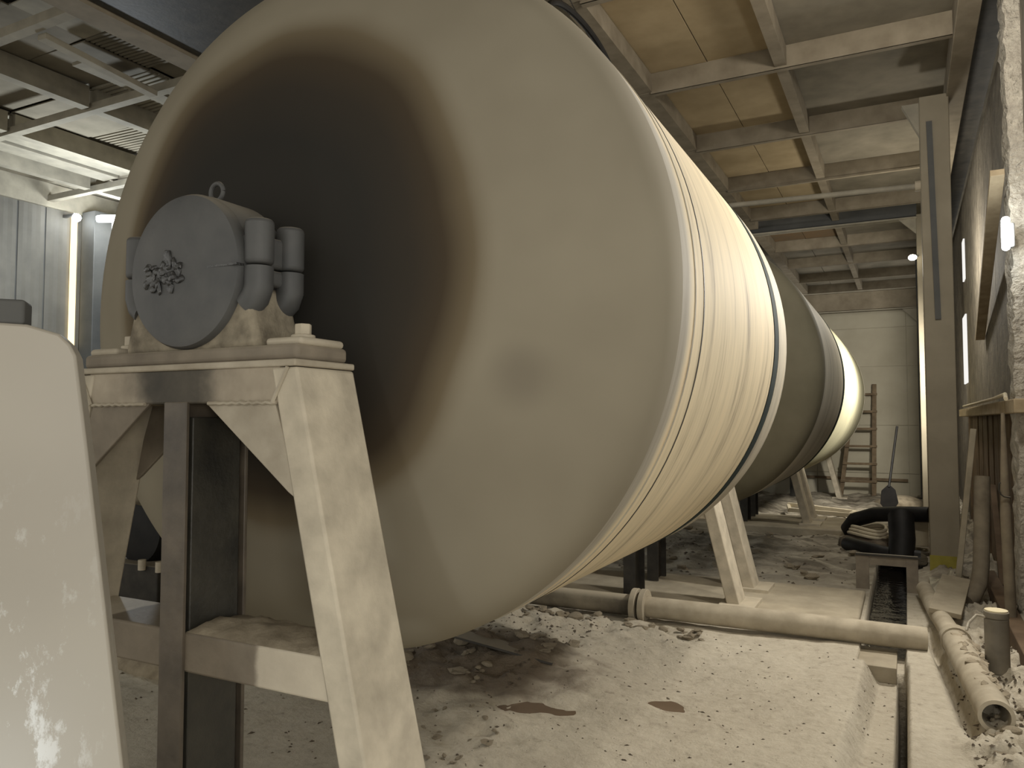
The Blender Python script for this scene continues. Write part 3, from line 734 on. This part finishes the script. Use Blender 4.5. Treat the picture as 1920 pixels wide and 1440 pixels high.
# broken pipe along the right bank
t = thing('drain_pipe', (.25, 5.6, 0), 'broken mud crusted pipe running along the right bank, open end nearest', 'pipe')
P = [(.10, 7.2, .07), (.17, 6.3, .07), (.245, 5.62, .07)]
obj('pipe', B().tube(P, .062, 20), M['pipe_dusty'], t)
dp = obj('pipe', B().hollow((.235, 5.66, .075), (.345, 4.30, .06), .078, .060, 28), M['mud_pipe'] if 'mud_pipe' in M else M['pipe_dusty'], t)
obj('collar', B().hollow((.238, 5.66, .075), (.245, 5.56, .075), .088, .07, 28), M['pipe_dusty'], t)
b = B()
for k in range(60):
    q = rnd.uniform(.02, .9); c = Vector((.245, 5.6, .07)).lerp(Vector((.34, 4.4, .06)), q); a = rnd.uniform(-.2, 1.9)
    b.blob((c.x + .072 * math.cos(a), c.y, c.z + .072 * math.sin(a)), (rnd.uniform(.015, .035), rnd.uniform(.02, .05), rnd.uniform(.008, .02)), k, .4, 1)
o = obj('mud_crust', b, M['mud'], dp); o['kind'] = 'stuff'

# upright flask
t = thing('flask', (.43, 5.2, .02), 'upright grey flask with a pale lid on the right bank', 'flask')
obj('body', B().cyl(.43, 5.2, .02, .325, .062, 32), M['can'], t, bevel=.006)
ld = obj('lid', B().cyl(.43, 5.2, .327, .365, .063, 32), M['can'], t, bevel=.005)
obj('lid_top', B().cyl(.43, 5.2, .365, .372, .058, 32), M['lid'], ld)
obj('strap', B().tube([(.372, 5.18, .33), (.33, 5.16, .34), (.29, 5.13, .30), (.275, 5.1, .26)], .008, 8), M['plastic'], t)

# slab, plastic, pole, pipes by the column
Mx = Matrix.Translation((.265, 6.65, .15)) @ Matrix.Rotation(-.12, 4, 'Z') @ Matrix.Rotation(.07, 4, 'X') @ Matrix.Rotation(.12, 4, 'Y')
tag(obj('board', B().box(-.10, .10, -.50, .50, -.018, .018, Mx), M['slab'], bevel=.004), 'dusty flat board lying on the bank before the column', 'board')
def crumple():
    b = B(); n = 26
    for j in range(n + 1):
        for i in range(n + 1):
            x = .15 + .36 * i / n; yy = 7.25 + .75 * j / n; e = math.sin(PI * i / n) * math.sin(PI * j / n)
            b.v.append(Vector((x, yy, .03 + e * (.12 + .16 * float(fbm(np.array([x * 9]), np.array([yy * 5]), 77)[0])))))
    for j in range(n):
        for i in range(n): a = j * (n + 1) + i; b.f.append((a, a + 1, a + n + 2, a + n + 1))
    return tag(obj('plastic_sheet', b, M['plastic']), 'crumpled dusty plastic sheet heaped at the foot of the wide column', 'sheet')
crumple()
tag(obj('pole', B().bar((.335, 7.3, .04), (.485, 7.35, 1.38), .045, .045), M['pole'], bevel=.006), 'pale timber pole leaning on the right wall beside the wide column', 'pole')
t = thing('bent_pipe', (.47, 7.0, .05), 'thick dusty pipe bending at its foot, behind the leaning pole', 'pipe')
obj('pipe', B().tube([(.53, 7.25, 1.0), (.515, 7.2, .6), (.495, 7.1, .30), (.47, 7.0, .18), (.42, 6.9, .10), (.37, 6.82, .07)], .058, 20), M['pipe_wall'], t)
t = thing('wall_pipe', (.60, 6.2, .1), 'upright pale pipe with a wire hook just left of the pillar', 'pipe')
obj('pipe', B().tube([(.60, 6.2, .02), (.585, 6.2, .8), (.585, 6.2, 1.50)], .032, 16, radii=[.034, .034, .012]), M['pipe_wall'], t)
obj('hook', B().tube([(.61, 6.16, .93), (.575, 6.155, .935), (.555, 6.15, .95), (.545, 6.15, .98), (.547, 6.15, 1.02), (.555, 6.15, 1.03)], .005, 8), M['dark_steel'], t)
tag(obj('rope', B().tube([(.63, 11.0, 1.62), (.64, 9, 1.625), (.65, 7.6, 1.63), (.64, 6.6, 1.64), (.62, 6.35, 1.60)], .014, 8), M['hose_pale']), 'pale rope laid along the horizontal rail on the right wall', 'rope')
tag(obj('diagonal_brace', B().bar((.735, 9.8, 2.35), (.615, 6.40, 3.22), .09, .05), M['wood'], bevel=.004), 'pale diagonal timber brace on the right wall above the lamp glare', 'brace')
tag(obj('batten', B().bar((.69, 7.7, .05), (.74, 8.9, .8), .05, .05), M['plank'], bevel=.004), 'short brown batten leaning on the planks of the right wall', 'batten')

# sluice frame over the drain
t = thing('sluice_frame', (-.17, 7.35, 0), 'flat steel frame standing over the drain behind the plinth', 'frame')
obj('top_bar', B().box(-.42, .06, 7.33, 7.37, .285, .305), M['dark_steel'], t, bevel=.003)
for x0, x1 in ((-.42, -.315), (-.03, .06)): obj('side_plate', B().box(x0, x1, 7.34, 7.36, -.02, .285), M['steel_mid'], t, bevel=.003)
obj('back_plate', B().box(-.315, -.03, 7.345, 7.355, .21, .285), M['steel_mid'], t)
tag(obj('step_plate', B().box(-.305, -.085, 5.19, 5.62, -.125, -.03), M['slab'], bevel=.004), 'small flat slab bridging the drain bed below the floor pipe', 'slab')

# far heap: black hose, pale hose coil, shovel, box
t = thing('black_hose', (-.2, 9.8, 0), 'thick black hose lying in a heap left of the wide column', 'hose')
obj('hose', B().tube([(.2, 9.6, .42), (-.1, 9.7, .40), (-.35, 9.9, .36), (-.58, 10.1, .26), (-.66, 10.25, .14), (-.62, 10.3, .06)], .085, 16), M['black'], t)
obj('hose', B().tube([(-.08, 9.5, .40), (-.07, 9.3, .18), (-.09, 9.1, -.05)], .13, 16), M['black'], t)
obj('hose', B().tube([(-.62, 9.6, .04), (-.5, 9.35, .05), (-.25, 9.2, .02), (.1, 9.2, .0)], .085, 16), M['black'], t)
b = B()
for k in range(3):
    pts = [(-.42 + (.22 - .02 * k) * math.cos(a), 9.95 + (.30 - .03 * k) * math.sin(a), .13 + .035 * k + .02 * math.sin(2 * a)) for a in np.linspace(0, 2 * PI, 33)]
    b.tube(pts, .018, 8, False)
tag(obj('hose_coil', b, M['hose_pale']), 'coil of thin pale hose inside the bend of the black hose', 'hose')
tag(obj('mud_mound', B().blob((-.45, 9.7, .0), (.30, .30, .12), 5, .35, 3), M['mud_dark']), 'dark mud mound under the pale hose coil', 'mound')
t = thing('shovel', (-.28, 13.5, 0), 'black shovel leaning upright before the far partition', 'shovel')
obj('blade', B().prism([(-.40, .14), (-.33, .03), (-.22, .03), (-.14, .16), (-.18, .36), (-.27, .45), (-.38, .34)], 13.5, 13.515), M['black'], t, bevel=.004)
obj('handle', B().tube([(-.27, 13.5, .40), (-.14, 13.9, 1.35)], .018, 10), M['black'], t)
tag(obj('crate', B().box(.02, .19, 9.75, 9.95, .05, .33), M['hose_pale'], bevel=.006), 'small pale box against the wide column behind the black hose', 'box')
b = B()
for a, c in (((-1.7, 12.9, .12), (-.7, 12.4, .10)), ((-1.6, 12.3, .10), (-.75, 12.0, .10)), ((-1.7, 12.9, .10), (-1.6, 12.3, .10)), ((-.7, 12.4, .1), (-.75, 12.0, .1))): b.bar(a, c, .05, .06)
tag(obj('floor_frame', b, M['hose_pale'], bevel=.004), 'flat pale timber frame lying on the far floor', 'frame')
tag(obj('mud_mound', B().blob((-.15, 14.6, .0), (.38, .4, .16), 15, .35, 3), M['mud']), 'pale rubble mound at the foot of the far dark column', 'mound')

# ladder on the partition
t = thing('ladder', (-.83, 16.4, 0), 'brown wooden ladder leaning on the far partition wall', 'ladder')
A0, A1, B0, B1 = Vector((-1.16, 16.2, .0)), Vector((-.90, 16.5, 2.15)), Vector((-.58, 16.2, .0)), Vector((-.545, 16.5, 2.15))
obj('rail', B().bar(A0, A1, .075, .05), M['ladder_wood'], t); obj('rail', B().bar(B0, B1, .075, .05), M['ladder_wood'], t)
for k in range(6):
    q = (.28 + .335 * k) / 2.15; a = A0.lerp(A1, q); c = B0.lerp(B1, q)
    obj('rung', B().bar(a + Vector((-.04, -.04, 0)), c + Vector((.05, -.04, 0)), .045, .045), M['ladder_wood'], t, bevel=.004)
tag(obj('wall_rail', B().bar((-3.2, 16.56, .33), (.0, 16.56, .30), .05, .05), M['ladder_wood']), 'low brown rail along the foot of the partition behind the ladder', 'rail')

# steel sheet under the near drum
Mx = Matrix.Translation((-2.16, 4.12, .10)) @ Matrix.Rotation(.35, 4, 'Z') @ Matrix.Rotation(-.16, 4, 'X') @ Matrix.Rotation(.22, 4, 'Y')
tag(obj('steel_sheet', B().box(-.32, .30, -.16, .18, -.006, .006, Mx), M['dark_steel']), 'dark tilted sheet half buried in mud under the near drum', 'sheet')

# clods and crumbs
protos = []
for k in range(5):
    b = B().blob((0, 0, 0), (1, 1, .7), 60 + k, .9, 2); o = obj('mud_clod', b, M['mud'], origin=(0, 0, 0), smooth=False); protos.append(o)
spots = []
def scatter(n, x0, x1, y0, y1, s0, s1):
    for _ in range(n): spots.append((rnd.uniform(x0, x1), rnd.uniform(y0, y1), rnd.uniform(s0, s1)))
AREAS = [(46, -2.9, -1.2, 5.12, 5.36, .018, .04, 'small dried mud clod along the near side of the floor pipe', 'clods by the floor pipe'),
         (30, -2.9, -1.9, 3.6, 4.7, .018, .05, 'mud clod in the dark damp patch under the near drum', 'clods under the near drum'),
         (34, .30, .60, 3.9, 5.6, .012, .034, 'crumbled mud clod on the right bank near the flask', 'clods on the right bank'),
         (16, -2.2, -1.7, 2.8, 3.4, .008, .018, 'tiny mud clod on the bare floor before the larger puddle', 'clods before the puddle'),
         (22, -3.4, -.5, 7.3, 10.3, .03, .07, 'large mud clod on the rough ground beyond the plinth', 'clods beyond the plinth')]
for A in AREAS:
    n0 = len(spots); scatter(*A[:7]); spots[n0:] = [(*q, A[7], A[8]) for q in spots[n0:]]
for i, (x, yy, s_, lab, grp) in enumerate(spots):
    if i < 5: o = protos[i]
    else:
        o = protos[i % 5].copy(); COL.objects.link(o)
    o.location = (x, yy, gz(x, yy) + s_ * .30); o.scale = (s_, s_ * rnd.uniform(.7, 1.2), s_ * rnd.uniform(.6, 1)); o.rotation_euler = (0, 0, rnd.uniform(0, 6))
    tag(o, lab, 'clod', grp)
b = B(); g = random.Random(5)
def crumb(x, yy, s_):
    z = gz(x, yy); a = g.uniform(0, 6); ca, sa = math.cos(a) * s_, math.sin(a) * s_ * .8; l = g.uniform(1, 2.4)
    b.add([(x + ca * l, yy + sa * l, z), (x - sa, yy + ca, z - .002), (x - ca * l, yy - sa * l, z), (x + sa, yy - ca, z - .002), (x + ca * .2, yy, z + s_ * .8)], [(0, 1, 4), (1, 2, 4), (2, 3, 4), (3, 0, 4)])
for _ in range(520): crumb(g.uniform(-2.6, -.1), g.uniform(2.6, 5.3), g.uniform(.002, .008))
for _ in range(420): crumb(g.uniform(-2.9, -1.9), g.uniform(3.7, 5.3), g.uniform(.004, .014))
for _ in range(380): crumb(g.uniform(.2, .62), g.uniform(3.6, 6), g.uniform(.004, .014))
for _ in range(160): crumb(g.uniform(-4.2, -2.2), g.uniform(2.0, 3.5), g.uniform(.004, .012))
for _ in range(300): crumb(g.uniform(-3.2, -.4), g.uniform(7, 11), g.uniform(.008, .02))
tag(obj('mud_crumbs', b, M['mud_dark'], smooth=False), 'dark crumbs and flakes strewn over the muddy floor', 'debris', kind='stuff')

# ------------------------------------------------------------------ lamps
t = thing('wall_lamp', (-10.2, 7.1, 4.0), 'bright white lamp on a bracket by the left wall post', 'lamp')
Mx = Matrix.Translation((-10.15, 7.12, 4.36)) @ Matrix.Rotation(.5, 4, 'Z') @ Matrix.Rotation(.35, 4, 'X')
obj('lens', B().box(-.19, .19, -.09, .09, -.045, .045, Mx), M['white_lamp'], t, bevel=.02)
obj('bracket', B().tube([(-10.15, 7.2, 4.38), (-10.2, 7.3, 4.42), (-10.6, 7.3, 4.42)], .018, 8).tube([(-10.15, 7.14, 4.3), (-10.15, 7.14, 3.95)], .018, 8), M['lamp_body'], t)
t = thing('bulb_lamp', (-10.8, 6.95, 4.4), 'small glowing bulb at the top of the yellow light strip', 'lamp')
obj('bulb', B().blob((-10.7, 6.95, 4.40), (.06, .06, .06), 1, 0, 2), M['white_lamp'], t)
obj('bracket', B().box(-10.99, -10.74, 6.93, 6.97, 4.43, 4.47), M['lamp_body'], t)
t = thing('flood_lamp', (.66, 6.3, 2.6), 'bright white lamp on the right wall beside the rough pillar', 'lamp')
obj('lens', B().box(.615, .665, 6.22, 6.30, 2.63, 2.86), M['white_lamp'], t, bevel=.02)
obj('lamp_body', B().box(.64, .70, 6.31, 6.38, 2.66, 2.83), M['lamp_body'], t, bevel=.01)
obj('bracket', B().tube([(.67, 6.38, 2.75), (.68, 6.47, 2.75)], .015, 8), M['lamp_body'], t)
t = thing('hall_lamp', (.15, 12.8, 3.9), 'tiny bright lamp under the deep roof beam beside the column', 'lamp')
obj('lens', B().blob((.13, 12.8, 3.87), (.06, .05, .045), 2, 0, 2), M['warm_lamp'], t)
obj('bracket', B().tube([(.14, 12.83, 3.9), (.2, 12.98, 3.92)], .015, 8), M['lamp_body'], t)
